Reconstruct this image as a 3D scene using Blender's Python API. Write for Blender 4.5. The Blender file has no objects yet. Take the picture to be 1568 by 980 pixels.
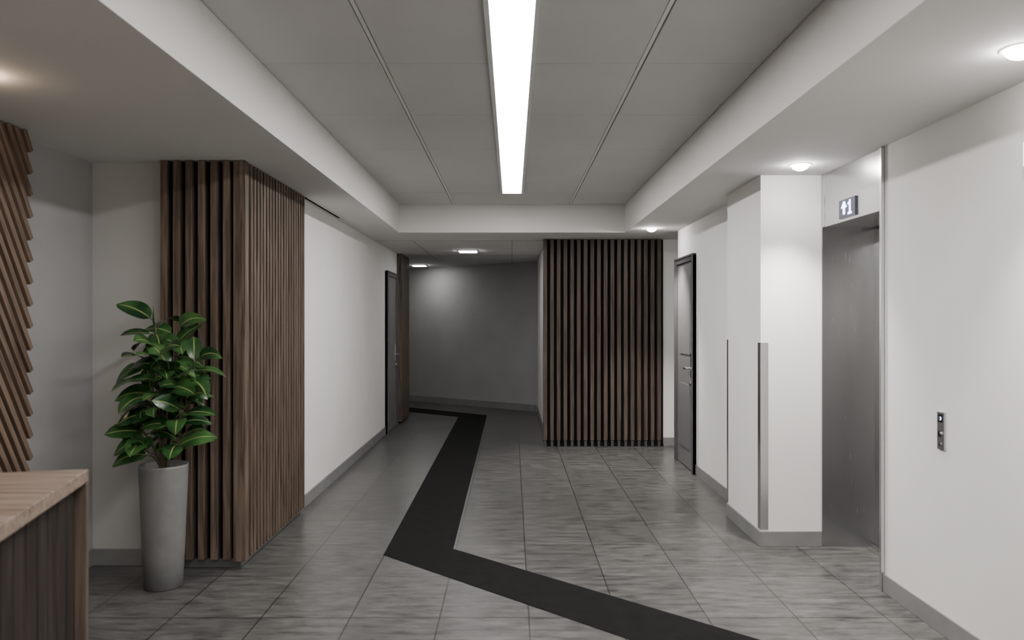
import bpy, bmesh, math, random
from mathutils import Vector, Matrix
random.seed(11)
scene = bpy.context.scene

# ------------------------------------------------------------ materials
def new_mat(name, col=(0.8,0.8,0.8), rough=0.5, metal=0.0, emit=None, estr=0.0, spec=0.5):
    m = bpy.data.materials.new(name); m.use_nodes = True
    b = m.node_tree.nodes['Principled BSDF']
    b.inputs['Base Color'].default_value = (*col, 1)
    b.inputs['Roughness'].default_value = rough
    b.inputs['Metallic'].default_value = metal
    b.inputs['Specular IOR Level'].default_value = spec
    if emit:
        b.inputs['Emission Color'].default_value = (*emit, 1)
        b.inputs['Emission Strength'].default_value = estr
    return m

def noise_mat(name, c1, c2, scale=(1,1,1), nscale=5, rough=0.5, metal=0.0, bump=0.0, detail=6, lo=0.3, hi=0.7, spec=0.5):
    m = new_mat(name, c1, rough, metal, spec=spec)
    nt = m.node_tree; N = nt.nodes; L = nt.links; b = N['Principled BSDF']
    tc = N.new('ShaderNodeTexCoord'); mp = N.new('ShaderNodeMapping')
    mp.inputs['Scale'].default_value = scale
    no = N.new('ShaderNodeTexNoise'); no.inputs['Scale'].default_value = nscale
    no.inputs['Detail'].default_value = detail
    cr = N.new('ShaderNodeValToRGB')
    cr.color_ramp.elements[0].position = lo; cr.color_ramp.elements[0].color = (*c1, 1)
    cr.color_ramp.elements[1].position = hi; cr.color_ramp.elements[1].color = (*c2, 1)
    L.new(tc.outputs['Object'], mp.inputs[0]); L.new(mp.outputs[0], no.inputs['Vector'])
    L.new(no.outputs['Fac'], cr.inputs[0]); L.new(cr.outputs[0], b.inputs['Base Color'])
    if bump:
        bp = N.new('ShaderNodeBump'); bp.inputs['Strength'].default_value = bump
        bp.inputs['Distance'].default_value = 0.002
        L.new(no.outputs['Fac'], bp.inputs['Height']); L.new(bp.outputs[0], b.inputs['Normal'])
    return m

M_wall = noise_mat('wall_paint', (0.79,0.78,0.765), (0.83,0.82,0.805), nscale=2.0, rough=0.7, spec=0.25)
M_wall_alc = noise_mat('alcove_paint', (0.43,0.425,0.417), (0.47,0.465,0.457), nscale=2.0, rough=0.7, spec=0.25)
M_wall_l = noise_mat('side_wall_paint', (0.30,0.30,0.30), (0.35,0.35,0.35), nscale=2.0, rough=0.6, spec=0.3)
M_wall_grey = noise_mat('grey_wall_paint', (0.33,0.327,0.322), (0.37,0.366,0.36), nscale=2.0, rough=0.55, spec=0.3)
M_ceil = noise_mat('ceiling_paint', (0.68,0.668,0.655), (0.71,0.70,0.688), nscale=1.5, rough=0.85, spec=0.2)
M_panel = noise_mat('ceiling_panel_paint', (0.58,0.57,0.56), (0.62,0.61,0.60), nscale=1.5, rough=0.8, spec=0.2)
M_groove = new_mat('ceiling_groove', (0.25,0.25,0.25), 0.8)
M_base = noise_mat('baseboard_grey', (0.19,0.19,0.19), (0.23,0.23,0.23), nscale=6, rough=0.5)
M_black = new_mat('black_backing', (0.008,0.008,0.008), 0.8, spec=0.1)
M_foot = new_mat('slat_foot_grey', (0.06,0.06,0.06), 0.6, spec=0.2)
M_plinth = new_mat('plinth_grey', (0.12,0.12,0.12), 0.5)
M_path = noise_mat('black_inlay', (0.005,0.005,0.005), (0.009,0.009,0.009), nscale=12, rough=0.7, spec=0.06)
M_door = noise_mat('door_dark_grey', (0.15,0.15,0.152), (0.18,0.18,0.182), scale=(20,20,1), nscale=3, rough=0.35)
M_frame = new_mat('door_frame_grey', (0.09,0.09,0.092), 0.35)
M_chrome = new_mat('satin_chrome', (0.7,0.7,0.7), 0.25, 1.0)
M_light = new_mat('light_diffuser', (1,1,1), 0.5, emit=(1,0.97,0.93), estr=46)
M_sq = new_mat('square_diffuser', (1,1,1), 0.5, emit=(1,0.98,0.95), estr=50)
M_dl = new_mat('downlight_led', (1,1,1), 0.5, emit=(1,0.97,0.92), estr=190)
M_dlw = new_mat('downlight_led_warm', (1,1,1), 0.5, emit=(1,0.75,0.52), estr=100)
M_white = new_mat('white_trim', (0.75,0.75,0.74), 0.5)
M_pot = noise_mat('pot_grey', (0.15,0.15,0.15), (0.18,0.18,0.18), nscale=15, rough=0.42)
M_soil = noise_mat('soil', (0.02,0.014,0.01), (0.05,0.035,0.025), nscale=60, rough=0.95, bump=0.8)
M_stem = noise_mat('stem_bark', (0.06,0.05,0.03), (0.10,0.08,0.05), nscale=40, rough=0.8)

def wood(name, c1, c2, c3, axis='z', rough=0.5, rotx=0.0):
    m = new_mat(name, c1, rough, spec=0.25)
    nt = m.node_tree; N = nt.nodes; L = nt.links; b = N['Principled BSDF']
    tc = N.new('ShaderNodeTexCoord'); mp = N.new('ShaderNodeMapping')
    r0 = N.new('ShaderNodeMapping'); r0.inputs['Rotation'].default_value = (rotx,0,0)
    s = {'z':(22,22,1.2), 'x':(1.2,22,22), 'y':(22,1.2,22)}[axis]
    mp.inputs['Scale'].default_value = s
    n1 = N.new('ShaderNodeTexNoise'); n1.inputs['Scale'].default_value = 2.2; n1.inputs['Detail'].default_value = 8
    n1.inputs['Distortion'].default_value = 0.6
    cr = N.new('ShaderNodeValToRGB'); e = cr.color_ramp.elements
    e[0].position = 0.3; e[0].color = (*c1,1); e[1].position = 0.72; e[1].color = (*c3,1)
    k = e.new(0.5); k.color = (*c2,1)
    bp = N.new('ShaderNodeBump'); bp.inputs['Strength'].default_value = 0.25; bp.inputs['Distance'].default_value = 0.001
    L.new(tc.outputs['Object'], r0.inputs[0]); L.new(r0.outputs[0], mp.inputs[0]); L.new(mp.outputs[0], n1.inputs['Vector'])
    L.new(n1.outputs['Fac'], cr.inputs[0]); L.new(cr.outputs[0], b.inputs['Base Color'])
    L.new(n1.outputs['Fac'], bp.inputs['Height']); L.new(bp.outputs[0], b.inputs['Normal'])
    return m
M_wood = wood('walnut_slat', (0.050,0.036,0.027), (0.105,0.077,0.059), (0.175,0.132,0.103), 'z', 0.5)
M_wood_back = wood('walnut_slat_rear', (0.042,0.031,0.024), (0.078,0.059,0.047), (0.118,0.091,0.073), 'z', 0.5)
M_wood_diag = wood('walnut_diag', (0.085,0.058,0.043), (0.15,0.106,0.080), (0.20,0.145,0.110), 'y', rotx=math.radians(60))
M_desk_top = wood('desk_top_wood', (0.115,0.083,0.065), (0.195,0.148,0.120), (0.265,0.208,0.175), 'x', 0.4)
M_desk_leg = wood('desk_leg_wood', (0.06,0.044,0.034), (0.09,0.067,0.053), (0.12,0.092,0.073), 'z', 0.45)
M_desk_dark = wood('desk_dark_wood', (0.012,0.009,0.007), (0.023,0.017,0.014), (0.037,0.028,0.023), 'z', 0.5)

# brushed steel
def steel():
    m = new_mat('brushed_steel', (0.53,0.53,0.535), 0.24, 1.0)
    nt = m.node_tree; N = nt.nodes; L = nt.links; b = N['Principled BSDF']
    tc = N.new('ShaderNodeTexCoord'); mp = N.new('ShaderNodeMapping'); mp.inputs['Scale'].default_value = (90,90,1.0)
    no = N.new('ShaderNodeTexNoise'); no.inputs['Scale'].default_value = 6; no.inputs['Detail'].default_value = 5
    mr = N.new('ShaderNodeMapRange'); mr.inputs['To Min'].default_value = 0.20; mr.inputs['To Max'].default_value = 0.30
    L.new(tc.outputs['Object'], mp.inputs[0]); L.new(mp.outputs[0], no.inputs['Vector'])
    L.new(no.outputs['Fac'], mr.inputs['Value']); L.new(mr.outputs[0], b.inputs['Roughness'])
    # gentle, broad sheet-metal undulation
    n2 = N.new('ShaderNodeTexNoise'); n2.inputs['Scale'].default_value = 2.6; n2.inputs['Detail'].default_value = 0
    m3 = N.new('ShaderNodeMapping'); m3.inputs['Scale'].default_value = (1.6,1.6,0.45)
    L.new(tc.outputs['Object'], m3.inputs[0]); L.new(m3.outputs[0], n2.inputs['Vector'])
    bp = N.new('ShaderNodeBump'); bp.inputs['Strength'].default_value = 0.25; bp.inputs['Distance'].default_value = 0.03
    L.new(n2.outputs['Fac'], bp.inputs['Height']); L.new(bp.outputs[0], b.inputs['Normal'])
    return m
M_steel = steel()

# tile floor
def tile_mat():
    m = new_mat('grey_floor_tile', (0.2,0.2,0.2), 0.35, spec=0.42)
    nt = m.node_tree; N = nt.nodes; L = nt.links; b = N['Principled BSDF']
    tc = N.new('ShaderNodeTexCoord'); mp = N.new('ShaderNodeMapping')
    mp.inputs['Location'].default_value = (-0.085+4.5, -0.11+6.4, 0)
    br = N.new('ShaderNodeTexBrick'); br.offset = 0.0; br.squash = 1.0
    br.inputs['Scale'].default_value = 1.0
    br.inputs['Brick Width'].default_value = 0.45; br.inputs['Row Height'].default_value = 0.64
    br.inputs['Mortar Size'].default_value = 0.0035; br.inputs['Mortar Smooth'].default_value = 0.1
    br.inputs['Color1'].default_value = (0.86,0.86,0.86,1); br.inputs['Color2'].default_value = (1.12,1.12,1.12,1)
    br.inputs['Mortar'].default_value = (0.20,0.20,0.20,1)
    L.new(tc.outputs['Object'], mp.inputs[0]); L.new(mp.outputs[0], br.inputs['Vector'])
    m2 = N.new('ShaderNodeMapping'); m2.inputs['Scale'].default_value = (1.5,6.0,1)
    n1 = N.new('ShaderNodeTexNoise'); n1.inputs['Scale'].default_value = 3.4; n1.inputs['Detail'].default_value = 14
    n1.inputs['Roughness'].default_value = 0.75
    L.new(tc.outputs['Object'], m2.inputs[0]); L.new(m2.outputs[0], n1.inputs['Vector'])
    cr = N.new('ShaderNodeValToRGB'); e = cr.color_ramp.elements
    e[0].position = 0.36; e[0].color = (0.030,0.0295,0.029,1); e[1].position = 0.66; e[1].color = (0.130,0.128,0.126,1)
    L.new(n1.outputs['Fac'], cr.inputs[0])
    mx = N.new('ShaderNodeMix'); mx.data_type = 'RGBA'; mx.blend_type = 'MULTIPLY'; mx.inputs['Factor'].default_value = 1
    L.new(cr.outputs[0], mx.inputs['A']); L.new(br.outputs['Color'], mx.inputs['B'])
    L.new(mx.outputs['Result'], b.inputs['Base Color'])
    mr = N.new('ShaderNodeMapRange'); mr.inputs['To Min'].default_value = 0.22; mr.inputs['To Max'].default_value = 0.42
    L.new(n1.outputs['Fac'], mr.inputs['Value']); L.new(mr.outputs[0], b.inputs['Roughness'])
    return m
M_tile = tile_mat()

# ------------------------------------------------------------ builder
class B:
    def __init__(s, name, mats):
        s.name = name; s.bm = bmesh.new(); s.mats = mats
    def _add(s, geom_fn, mi):
        n0 = len(s.bm.faces); v = geom_fn()
        s.bm.faces.ensure_lookup_table()
        for f in s.bm.faces[n0:]: f.material_index = mi
        return v
    def box(s, x0,x1,y0,y1,z0,z1, mi=0, mat=None):
        def fn():
            M = Matrix.Translation(((x0+x1)/2,(y0+y1)/2,(z0+z1)/2)) @ Matrix.Diagonal((x1-x0,y1-y0,z1-z0,1))
            if mat is not None: M = mat @ M
            return bmesh.ops.create_cube(s.bm, size=1, matrix=M)['verts']
        return s._add(fn, mi)
    def cyl(s, c, r, h, axis='z', mi=0, r2=None, seg=32, mat=None):
        def fn():
            M = Matrix.Translation(c)
            if axis == 'x': M = M @ Matrix.Rotation(math.pi/2, 4, 'Y')
            if axis == 'y': M = M @ Matrix.Rotation(math.pi/2, 4, 'X')
            if mat is not None: M = mat @ M
            return bmesh.ops.create_cone(s.bm, cap_ends=True, segments=seg, radius1=r, radius2=r if r2 is None else r2, depth=h, matrix=M)['verts']
        return s._add(fn, mi)
    def prism(s, pts, z0, z1, mi=0):
        lo = [s.bm.verts.new((x,y,z0)) for x,y in pts]; hi = [s.bm.verts.new((x,y,z1)) for x,y in pts]
        n = len(pts); fs = [s.bm.faces.new(hi), s.bm.faces.new(lo[::-1])]
        for i in range(n): fs.append(s.bm.faces.new((lo[i],lo[(i+1)%n],hi[(i+1)%n],hi[i])))
        for f in fs: f.material_index = mi
    def lathe(s, prof, c, mi=0, seg=48):
        rings = []
        for r,z in prof:
            rings.append([s.bm.verts.new((c[0]+r*math.cos(2*math.pi*i/seg), c[1]+r*math.sin(2*math.pi*i/seg), c[2]+z)) for i in range(seg)])
        for a,b in zip(rings, rings[1:]):
            for i in range(seg):
                f = s.bm.faces.new((a[i],a[(i+1)%seg],b[(i+1)%seg],b[i])); f.material_index = mi; f.smooth = True
        f = s.bm.faces.new(rings[0][::-1]); f.material_index = mi
    def done(s, bevel=0.0, parent=None):
        bmesh.ops.recalc_face_normals(s.bm, faces=s.bm.faces)
        me = bpy.data.meshes.new(s.name); s.bm.to_mesh(me); s.bm.free()
        for m in s.mats: me.materials.append(m)
        o = bpy.data.objects.new(s.name, me); scene.collection.objects.link(o)
        if bevel:
            md = o.modifiers.new('bevel','BEVEL'); md.width = bevel; md.segments = 2; md.limit_method = 'ANGLE'
        if parent: o.parent = parent
        return o

ZC = 2.46      # soffit height
ZT = 2.77      # raised tray ceiling height
XC = 1.24      # tray half width
YC = 8.6       # tray far end
YB = -2.5      # wall behind the viewer

# ------------------------------------------------------------ floor
b = B('floor', [M_tile]); b.box(-4.6,2.9,YB-0.1,16.6,-0.1,0.0); b.done()

b = B('floor_guide_stripe', [M_path])
pts = [(-1.98,13.62),(-0.395,12.33),(-0.385,5.13),(1.63,3.23),(2.04,2.84),(2.04,2.24),(-0.82,5.0),(-0.83,12.14),(-2.1,13.1)]
b.prism(pts, 0.0005, 0.003); b.done()

# ------------------------------------------------------------ ceiling
b = B('ceiling', [M_ceil, M_groove, M_wall])
b.box(-4.6,-XC,YB,YC,ZC,2.95)
b.box(XC,2.9,YB,YC,ZC,2.95)
b.box(-4.6,2.9,YC,16.6,ZC,2.95)
b.box(-XC,XC,YB,YC,ZT+0.02,2.95,1)
b.done()
# tray lined with ceiling boards, separated by shadow gaps
b = B('ceiling_panels', [M_panel, M_white])
ys = [7.8-0.98*k for k in range(0,11)]
cols = [(-1.235,-0.655),(-0.625,-0.118),(0.118,0.625),(0.655,1.235)]
for (a,c) in cols:
    b.box(a,c,7.803,YC-0.012,ZT,ZT+0.018)
    for k in range(10):
        b.box(a,c,max(ys[k+1]+0.002,YB+0.01),ys[k]-0.002,ZT,ZT+0.018)
b.box(-0.118,0.118,7.83,YC-0.012,ZT,ZT+0.018)
for s in (-1,1):
    b.box(s*0.64-0.009,s*0.64+0.009,YB+0.01,YC-0.012,ZT+0.004,ZT+0.019,1)
b.done()
# rear-corridor ceiling joints
b = B('trim_1', [M_groove])
for x in (-1.2,0.0,): b.box(x-0.004,x+0.004,9.5,12.9,ZC-0.002,ZC)
b.box(-1.66,0.41,9.496,9.504,ZC-0.002,ZC); b.box(-1.66,0.41,11.6,11.608,ZC-0.002,ZC)
b.done()

# ------------------------------------------------------------ walls
def wallbox(name, x0,x1,y0,y1, mat=M_wall, z1=ZC, z0=0.0):
    b = B(name,[mat]); b.box(x0,x1,y0,y1,z0,z1); return b.done()
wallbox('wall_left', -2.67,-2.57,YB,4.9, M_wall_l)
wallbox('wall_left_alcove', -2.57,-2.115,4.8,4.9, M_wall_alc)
wallbox('wall_left_corridor', -1.767,-1.667,6.065,12.15)
wallbox('wall_corridor_return', -4.5,-1.767,12.05,12.15)
wallbox('wall_corridor_end', -4.6,-4.5,12.05,16.6)
wallbox('wall_rear', -2.67,2.6,YB-0.1,YB, z1=2.95)
b = B('wall_back_angled',[M_wall_grey])
b.prism([(-4.5,16.51),(0.5,12.76),(0.56,12.84),(-4.44,16.6)],0,ZC); b.done()
b = B('wall_back',[M_wall]); b.box(0.42,2.8,9.35,12.75,0,ZC); b.done()
wallbox('wall_right_recess', 2.7,2.8,8.45,9.35)
wallbox('wall_right_corridor', 1.79,2.8,6.0,8.45)
wallbox('wall_right_column', 1.65,2.8,5.2,6.0)
wallbox('wall_right', 2.06,2.6,YB,4.33)

# ------------------------------------------------------------ baseboards
def bb(name, boxes, mat=M_base):
    b = B(name,[mat])
    for q in boxes: b.box(*q,0.0,0.1)
    return b.done(bevel=0.002)
bb('baseboard_left', [(-2.57,-2.558,YB,4.8),(-2.57,-2.12,4.788,4.8)])
bb('baseboard_left_corridor', [(-1.667,-1.655,6.065,10.28),(-1.667,-1.655,11.2,11.34)])
bb('baseboard_right', [(2.048,2.06,YB,4.33)])
bb('baseboard_column', [(1.638,1.65,5.188,6.0),(1.65,2.055,5.188,5.2)])
bb('baseboard_right_corridor', [(1.778,1.79,6.0,7.6)])
bb('baseboard_back', [(1.80,2.7,9.338,9.35),(0.408,0.42,9.35,12.7)])
b = B('baseboard_back_angled',[M_base])
d = Vector((5.0,-3.75)).normalized()
nrm = Vector((d.y, -d.x)) if Vector((d.y,-d.x)).y < 0 else Vector((-d.y, d.x))
p0 = Vector((-4.5,16.51)); p1 = Vector((0.40,12.835)); q = nrm*0.014
b.prism([tuple(p0),tuple(p1),tuple(p1+q),tuple(p0+q)],0,0.11); b.done()

# ------------------------------------------------------------ slatted claddings
# corner box on the left
b = B('slatted_wood_cladding', [M_wood, M_black, M_plinth])
b.box(-2.105,-1.652,4.765,6.06,0.0,ZC-0.002,1)
b.box(-2.107,-1.645,4.757,6.062,0.0,0.055,2)
for i in range(6):
    x = -2.11+0.075*i; b.box(x,x+0.040,4.70,4.765,0.06,ZC-0.004)
b.box(-1.672,-1.60,4.70,4.765,0.05,ZC-0.004)
n = 20; p = (6.06-4.785)/n
for i in range(n):
    y = 4.785+p*i; b.box(-1.652,-1.603,y+p*0.52,y+p,0.05,ZC-0.004)
b.done(bevel=0.002)
# rear block
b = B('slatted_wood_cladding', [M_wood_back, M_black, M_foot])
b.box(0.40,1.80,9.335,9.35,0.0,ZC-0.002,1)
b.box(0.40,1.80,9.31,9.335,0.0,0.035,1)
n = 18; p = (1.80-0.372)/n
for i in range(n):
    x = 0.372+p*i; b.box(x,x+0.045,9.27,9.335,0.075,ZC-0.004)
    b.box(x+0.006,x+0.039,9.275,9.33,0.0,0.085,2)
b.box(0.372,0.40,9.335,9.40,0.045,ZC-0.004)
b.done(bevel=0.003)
# small box at the corridor turn
b = B('slatted_wood_cladding', [M_wood, M_black])
b.box(-1.667,-1.63,11.36,12.15,0.0,ZC-0.002,1)
n = 10; p = 0.79/n
for i in range(n):
    y = 11.36+p*i; b.box(-1.63,-1.59,y,y+p*0.7,0.03,ZC-0.004)
b.box(-1.667,-1.59,11.33,11.358,0.03,ZC-0.004)
b.done(bevel=0.002)
# diagonal slat panel on the left wall
b = B('diagonal_slat_wall_panel', [M_wood_diag, M_black])
ang = math.radians(60); pv = 0.112
for k in range(-3,58):
    L = 5.2
    zend = -1.0+pv*k
    M = Matrix.Translation((-2.470, 4.0, zend)) @ Matrix.Rotation(-ang, 4, 'X')
    b.box(-0.020,0.020,-L,0,-0.0145,0.0145,0,mat=M)
for co,no in (((0,0,ZC-0.004),(0,0,1)),((0,0,0.002),(0,0,-1)),((0,1.3,0),(0,-1,0))):
    g = b.bm.verts[:]+b.bm.edges[:]+b.bm.faces[:]
    r = bmesh.ops.bisect_plane(b.bm, geom=g, plane_co=co, plane_no=no, clear_outer=True)
    bmesh.ops.holes_fill(b.bm, edges=[e for e in r['geom_cut'] if isinstance(e,bmesh.types.BMEdge)])
b.box(-2.569,-2.491,1.3,3.965,0.0,ZC-0.004,1)
b.done()

# ------------------------------------------------------------ doors
def door(name, xw, s, y0, y1, ztop, knob_near):
    """door in a wall plane x=xw; s = direction into the room"""
    b = B(name,[M_door,M_frame,M_chrome,M_black])
    X = lambda a,c: (min(xw+s*a,xw+s*c), max(xw+s*a,xw+s*c))
    fw = 0.065
    b.box(*X(0,0.035),y0,y0+fw,0,ztop,1); b.box(*X(0,0.035),y1-fw,y1,0,ztop,1)
    b.box(*X(0,0.035),y0+fw,y1-fw,ztop-fw,ztop,1)
    b.box(*X(0,0.045),y0,y0+0.018,0,ztop,1); b.box(*X(0,0.045),y1-0.018,y1,0,ztop,1)
    b.box(*X(0,0.045),y0,y1,ztop-0.018,ztop,1)
    b.box(*X(0.001,0.018),y0+fw+0.004,y1-fw-0.004,0.008,ztop-fw-0.004,0)
    # shallow raised panels
    b.box(*X(0.018,0.023),y0+fw+0.12,y1-fw-0.12,1.15,ztop-fw-0.14,0)
    b.box(*X(0.018,0.023),y0+fw+0.12,y1-fw-0.12,0.2,0.85,0)
    yk = y0+fw+0.06 if knob_near else y1-fw-0.06
    dy = 1 if knob_near else -1
    b.box(*X(0.018,0.026),yk-0.022,yk+0.022,0.93,1.17,2)
    b.cyl((xw+s*0.045,yk,1.02),0.010,0.05,'x',2,seg=16)
    b.box(*X(0.062,0.078),min(yk,yk+dy*0.12),max(yk,yk+dy*0.12),1.01,1.03,2)
    b.cyl((xw+s*0.030,yk,0.87),0.022,0.016,'x',2,seg=20)
    b.box(*X(0.023,0.028),yk+dy*0.03-0.004,yk+dy*0.03+0.004,1.25,1.85,2)
    return b.done(bevel=0.002)
door('door_1', -1.667, 1, 10.29, 11.19, 2.15, False)
door('door_2', 1.79, -1, 7.61, 8.44, 2.15, True)

# ------------------------------------------------------------ corner guards
def guard(x, y, sx, sy, w=0.045, z0=0.11, z1=1.35):
    b = B('corner_guard',[M_chrome])
    t = 0.004
    b.box(min(x,x-sx*t),max(x,x-sx*t),min(y-sy*t,y+sy*w),max(y-sy*t,y+sy*w),z0,z1)
    b.box(min(x,x+sx*w),max(x,x+sx*w),min(y,y-sy*t),max(y,y-sy*t),z0,z1)
    b.done(bevel=0.001)
guard(1.65,5.2,1,1,0.05)
guard(1.65,6.0,1,-1,0.03)
guard(1.79,8.45,1,-1,0.008)

# ------------------------------------------------------------ elevator
M_disp = new_mat('display_black',(0.01,0.01,0.014),0.15)
M_disp2 = new_mat('display_backlit',(0.01,0.01,0.02),0.2,emit=(0.08,0.12,0.45),estr=0.06)
M_blue = new_mat('display_led',(0.2,0.3,1),0.4,emit=(0.45,0.55,1.0),estr=10)
b = B('elevator',[M_steel,M_disp2,M_blue,M_frame,M_chrome])
b.box(2.055,2.40,4.335,5.185,2.11,ZC-0.002)           # header
b.box(2.050,2.40,5.180,5.198,0.0,2.11)                # far reveal
b.box(2.050,2.056,5.150,5.198,2.11,ZC-0.002)
b.box(2.062,2.40,4.331,4.349,0.0,2.11)                # near reveal
b.box(2.040,2.059,4.331,4.352,0.0,ZC-0.002,4)           # near edge trim
b.box(2.385,2.40,4.349,4.762,0.012,2.10)              # leaf
b.box(2.395,2.41,4.766,5.18,0.012,2.10)               # leaf
b.box(2.41,2.43,4.335,5.19,0.0,2.11,3)
b.box(2.37,2.41,4.349,5.18,0.0,0.010)                 # sill
for k in range(3): b.box(2.375+0.008*k,2.378+0.008*k,4.35,5.18,0.010,0.013,3)
b.box(2.044,2.056,4.67,4.90,2.128,2.242,1)            # indicator
# arrow up + digit 1 on the indicator, drawn with lit segments
b.box(2.0425,2.045,4.81,4.84,2.15,2.20,2)
for k in range(4): b.box(2.0425,2.045,4.825-0.040+0.009*k,4.825+0.040-0.009*k,2.190+0.010*k,2.200+0.010*k,2)
b.box(2.0425,2.045,4.730,4.752,2.15,2.230,2); b.box(2.0425,2.045,4.752,4.770,2.203,2.217,2)
b.box(2.0425,2.045,4.715,4.770,2.143,2.156,2)
b.done(bevel=0.001)

b = B('elevator_call_panel',[M_steel,M_disp,M_blue])
b.box(2.050,2.06,3.72,3.78,0.88,1.06)
b.box(2.048,2.051,3.732,3.768,1.01,1.05,1)
b.cyl((2.047,3.75,1.03),0.009,0.004,'x',2,seg=20)
b.cyl((2.048,3.75,0.955),0.016,0.006,'x',0,seg=24)
b.cyl((2.046,3.75,0.955),0.011,0.006,'x',1,seg=24)
b.cyl((2.048,3.75,0.905),0.008,0.004,'x',1,seg=20)
b.done(bevel=0.001)

M_sign = new_mat('sign_lit',(0.9,0.9,0.9),0.4,emit=(1,1,1),estr=2.5)
b = B('illuminated_wall_sign',[M_white,M_sign])
b.box(2.035,2.06,2.83,3.125,2.10,2.215); b.box(2.031,2.035,2.84,3.115,2.11,2.205,1)
b.done(bevel=0.002)

# ------------------------------------------------------------ light fittings
b = B('linear_ceiling_light',[M_white,M_light])
b.box(-0.116,-0.092,YB+0.02,7.82,ZT-0.012,ZT+0.018); b.box(0.092,0.116,YB+0.02,7.82,ZT-0.012,ZT+0.018)
b.box(-0.092,0.092,7.80,7.82,ZT-0.012,ZT+0.018)
b.box(-0.092,0.092,YB+0.02,7.80,ZT-0.010,ZT+0.016,1)
b.done()

def square_light(x,y,s=0.24):
    b = B('square_ceiling_light',[M_white,M_sq])
    h = s/2
    b.box(x-h-0.012,x-h,y-h-0.012,y+h+0.012,ZC-0.012,ZC); b.box(x+h,x+h+0.012,y-h-0.012,y+h+0.012,ZC-0.012,ZC)
    b.box(x-h,x+h,y-h-0.012,y-h,ZC-0.012,ZC); b.box(x-h,x+h,y+h,y+h+0.012,ZC-0.012,ZC)
    b.box(x-h,x+h,y-h,y+h,ZC-0.020,ZC-0.001,1)
    b.done()
square_light(-0.61,10.87); square_light(-1.62,13.7,0.22)

def downlight(x,y,power,col=(1,0.95,0.88),r=0.052,led=None):
    b = B('recessed_downlight',[M_white,led or M_dl])
    pr = [(r+0.014,-0.001),(r+0.014,-0.004),(r+0.004,-0.006),(r,-0.006),(r,-0.002)]
    seg=32; rings=[[b.bm.verts.new((x+a*math.cos(2*math.pi*i/seg),y+a*math.sin(2*math.pi*i/seg),ZC+z)) for i in range(seg)] for a,z in pr]
    for u,v in zip(rings,rings[1:]):
        for i in range(seg): b.bm.faces.new((u[i],u[(i+1)%seg],v[(i+1)%seg],v[i]))
    # domed lens
    b.lathe([(r*math.cos(t), -0.004-0.034*math.sin(t)) for t in [k*math.pi/2/8 for k in range(8)]]+[(0.001,-0.038)],(x,y,ZC),1,seg=32)
    o = b.done()
    ld = bpy.data.lights.new('downlight_lamp','SPOT'); ld.energy = power; ld.color = col
    ld.spot_size = math.radians(90); ld.spot_blend = 0.9; ld.shadow_soft_size = 0.03
    lo = bpy.data.objects.new('downlight_lamp', ld); scene.collection.objects.link(lo)
    lo.location = (x,y,ZC-0.075); lo.parent = o
downlight(1.46,8.20,290)
downlight(1.78,4.84,230)
downlight(1.80,2.77,120)
downlight(1.80,0.7,70)
downlight(-2.08,3.05,12,(1,0.8,0.6),led=M_dlw)
downlight(-2.08,1.0,12,(1,0.8,0.6),led=M_dlw)

# slot diffuser in ceiling on the left
b = B('air_slot_diffuser',[M_black,M_white])
b.box(-1.635,-1.605,6.12,7.35,ZC-0.004,ZC-0.0005)
b.box(-1.641,-1.635,6.12,7.35,ZC-0.006,ZC-0.0005,1); b.box(-1.605,-1.599,6.12,7.35,ZC-0.006,ZC-0.0005,1)
b.done()

# ------------------------------------------------------------ reception desk
M = Matrix.Translation((-1.28,2.37,0)) @ Matrix(((0.972,0.236,0,0),(0.236,-0.972,0,0),(0,0,1,0),(0,0,0,1)))
# local +y = towards viewer along the edge, local -x = away to the left
b = B('reception_desk',[M_desk_top,M_desk_dark,M_black,M_desk_leg])
b.box(-0.70,0.0,0.0,2.2,1.012,1.05,0,M)
b.box(-0.70,0.0,0.0,0.022,0.0,1.01,3,M)
b.box(-0.70,0.0,2.178,2.2,0.0,1.01,3,M)
b.box(-0.10,-0.04,0.024,2.176,0.03,1.01,1,M)
k=0.03
while k < 2.13:
    b.box(-0.04,-0.030,k,k+0.075,0.05,1.005,1,M); k += 0.08
b.box(-0.09,-0.05,0.024,2.176,0.0,0.03,2,M)
b.done(bevel=0.003)

# ------------------------------------------------------------ potted rubber plant
PX,PY = -1.965,4.42
b = B('potted_rubber_plant',[M_pot,M_soil])
b.lathe([(0.095,0.0),(0.102,0.004),(0.112,0.2),(0.124,0.5),(0.131,0.675),(0.131,0.685),(0.127,0.688),(0.120,0.685),(0.117,0.65),(0.0,0.645)],(PX,PY,0.0))
b.bm.faces.ensure_lookup_table()
for f in b.bm.faces:
    c = f.calc_center_median()
    if c.z < 0.67 and c.z > 0.642 and (Vector((c.x-PX,c.y-PY)).length < 0.1): f.material_index = 1
pot = b.done()

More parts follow.
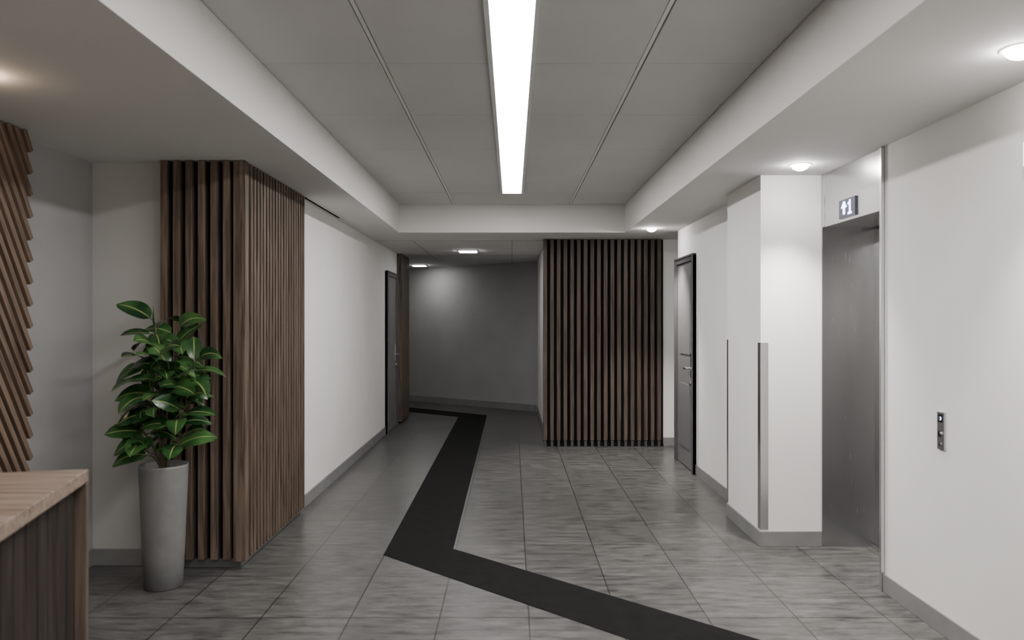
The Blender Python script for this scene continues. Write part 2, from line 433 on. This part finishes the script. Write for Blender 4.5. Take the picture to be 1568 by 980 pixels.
def leaf_mat():
    m = new_mat('rubber_leaf',(0.02,0.07,0.02),0.25)
    nt = m.node_tree; N = nt.nodes; L = nt.links; p = N['Principled BSDF']
    uv = N.new('ShaderNodeUVMap'); uv.uv_map='UVMap'; sp = N.new('ShaderNodeSeparateXYZ'); L.new(uv.outputs[0], sp.inputs[0])
    a = N.new('ShaderNodeMath'); a.operation='SUBTRACT'; a.inputs[1].default_value=0.5; L.new(sp.outputs[0],a.inputs[0])
    c = N.new('ShaderNodeMath'); c.operation='ABSOLUTE'; L.new(a.outputs[0],c.inputs[0])
    mr = N.new('ShaderNodeMapRange'); mr.inputs['From Min'].default_value=0.012; mr.inputs['From Max'].default_value=0.05
    mr.inputs['To Min'].default_value=1; mr.inputs['To Max'].default_value=0; L.new(c.outputs[0],mr.inputs['Value'])
    tc = N.new('ShaderNodeTexCoord'); no = N.new('ShaderNodeTexNoise'); no.inputs['Scale'].default_value=7; L.new(tc.outputs['Object'],no.inputs['Vector'])
    cr = N.new('ShaderNodeValToRGB'); e=cr.color_ramp.elements
    e[0].position=0.35; e[0].color=(0.008,0.032,0.012,1); e[1].position=0.7; e[1].color=(0.05,0.13,0.035,1)
    L.new(no.outputs['Fac'],cr.inputs[0])
    mx = N.new('ShaderNodeMix'); mx.data_type='RGBA'; L.new(mr.outputs[0],mx.inputs['Factor']); L.new(cr.outputs[0],mx.inputs['A'])
    mx.inputs['B'].default_value=(0.24,0.30,0.10,1); L.new(mx.outputs['Result'],p.inputs['Base Color'])
    return m
M_leaf = leaf_mat()

bm = bmesh.new(); uvl = bm.loops.layers.uv.new('UVMap')
def add_leaf(base, d, up, L, W, droop):
    d = d.normalized(); side = d.cross(up).normalized(); n = side.cross(d).normalized()
    NL,NW = 12,6; rows=[]
    pos = base.copy(); cur = d.copy()
    for i in range(NL+1):
        t = i/NL
        w = W*0.5*(math.sin(math.pi*min(1,t**0.85))**0.62 if 0<t<1 else 0.0)
        if t>0.88: w *= (1-t)/0.12*0.8+0.2
        row=[]
        for j in range(NW+1):
            u = j/NW*2-1
            lift = abs(u)*w*0.28 - 0.25*w*u*u*0.5
            nn = side.cross(cur).normalized()
            row.append((pos + side*(u*max(w,0.0012)) + nn*lift, j/NW, t))
        rows.append([ (bm.verts.new(a),u,v) for a,u,v in row])
        pos = pos + cur*(L/NL)
        cur = (cur + Vector((0,0,-1))*droop/NL).normalized()
    for r0,r1 in zip(rows,rows[1:]):
        for j in range(NW):
            q = [r0[j],r0[j+1],r1[j+1],r1[j]]
            f = bm.faces.new([x[0] for x in q]); f.smooth=True
            for lp,x in zip(f.loops,q): lp[uvl].uv=(x[1],x[2])
def tube(pts, r0, r1):
    seg=8; rings=[]
    for i,p in enumerate(pts):
        d = (pts[min(i+1,len(pts)-1)]-pts[max(i-1,0)]).normalized()
        a = d.orthogonal().normalized(); c = d.cross(a); r = r0+(r1-r0)*i/(len(pts)-1)
        rings.append([bm.verts.new(p+a*r*math.cos(2*math.pi*k/seg)+c*r*math.sin(2*math.pi*k/seg)) for k in range(seg)])
    for a,c in zip(rings,rings[1:]):
        for k in range(seg):
            f=bm.faces.new((a[k],a[(k+1)%seg],c[(k+1)%seg],c[k])); f.smooth=True; f.material_index=1
base0 = Vector((PX,PY,0.645))
ends = [(-0.05,0.00,1.49,7),(0.05,0.05,1.44,6),(0.19,-0.02,1.27,8),(-0.07,-0.05,1.27,8),(-0.10,-0.06,0.90,8),
        (0.16,-0.08,1.03,8),(0.10,0.02,0.84,5),(-0.02,-0.12,1.12,8),(0.08,-0.10,1.22,8),(-0.06,0.04,1.08,7),(0.03,-0.10,1.33,7),(-0.05,-0.10,0.78,4)]
for (ex,ey,ez,nl) in ends:
    end = Vector((PX+ex,PY+ey,ez)); h = ez-0.645
    root = base0+Vector((ex*0.12,ey*0.12,0))
    pts=[]
    for i in range(11):
        t=i/10; k = t**1.7
        pts.append(Vector((root.x+(end.x-root.x)*k, root.y+(end.y-root.y)*k, root.z+h*t)))
    tube(pts,0.008,0.004)
    a0 = random.random()*6.28
    for j in range(nl):
        t = 1.0 - 0.30*(j/nl)*min(1,0.45/h)*1.3
        k = t**1.7
        bp = Vector((root.x+(end.x-root.x)*k, root.y+(end.y-root.y)*k, root.z+h*t))
        a = a0+2.4*j
        el = math.radians(random.uniform(-5,40) if j>1 else random.uniform(35,65))
        d = Vector((math.cos(a)*math.cos(el)+ex*1.5, math.sin(a)*math.cos(el)*0.75-0.2, math.sin(el)*0.7))
        L = random.uniform(0.15,0.21)
        dn = d.normalized(); pet = bp+dn*0.03
        if pet.y+dn.y*L > 4.66: d.y = -abs(d.y)*0.4
        if pet.x+dn.x*L < -2.21: d.x *= 0.45
        dn = d.normalized(); pet = bp+dn*0.03
        tube([bp,pet],0.003,0.0025)
        add_leaf(pet, d, Vector((random.uniform(-0.5,0.5),random.uniform(-1.3,-0.3),1)), L, L*random.uniform(0.52,0.60), random.uniform(0.5,1.6))
me = bpy.data.meshes.new('foliage'); bm.to_mesh(me); bm.free()
me.materials.append(M_leaf); me.materials.append(M_stem)
fo = bpy.data.objects.new('foliage',me); scene.collection.objects.link(fo); fo.parent = pot

# ------------------------------------------------------------ world + camera
w = bpy.data.worlds.new('World'); scene.world = w; w.use_nodes = True
w.node_tree.nodes['Background'].inputs[0].default_value = (0.5,0.5,0.52,1)
w.node_tree.nodes['Background'].inputs[1].default_value = 0.3

cd = bpy.data.cameras.new('camera'); cam = bpy.data.objects.new('camera',cd); scene.collection.objects.link(cam)
cam.location = (0,0,1.5); cam.rotation_euler = (math.radians(90),0,0)
cd.sensor_width = 36; cd.lens = 27.55; cd.clip_start = 0.05
cd.dof.use_dof = True; cd.dof.focus_distance = 8.5; cd.dof.aperture_fstop = 3.2
scene.camera = cam
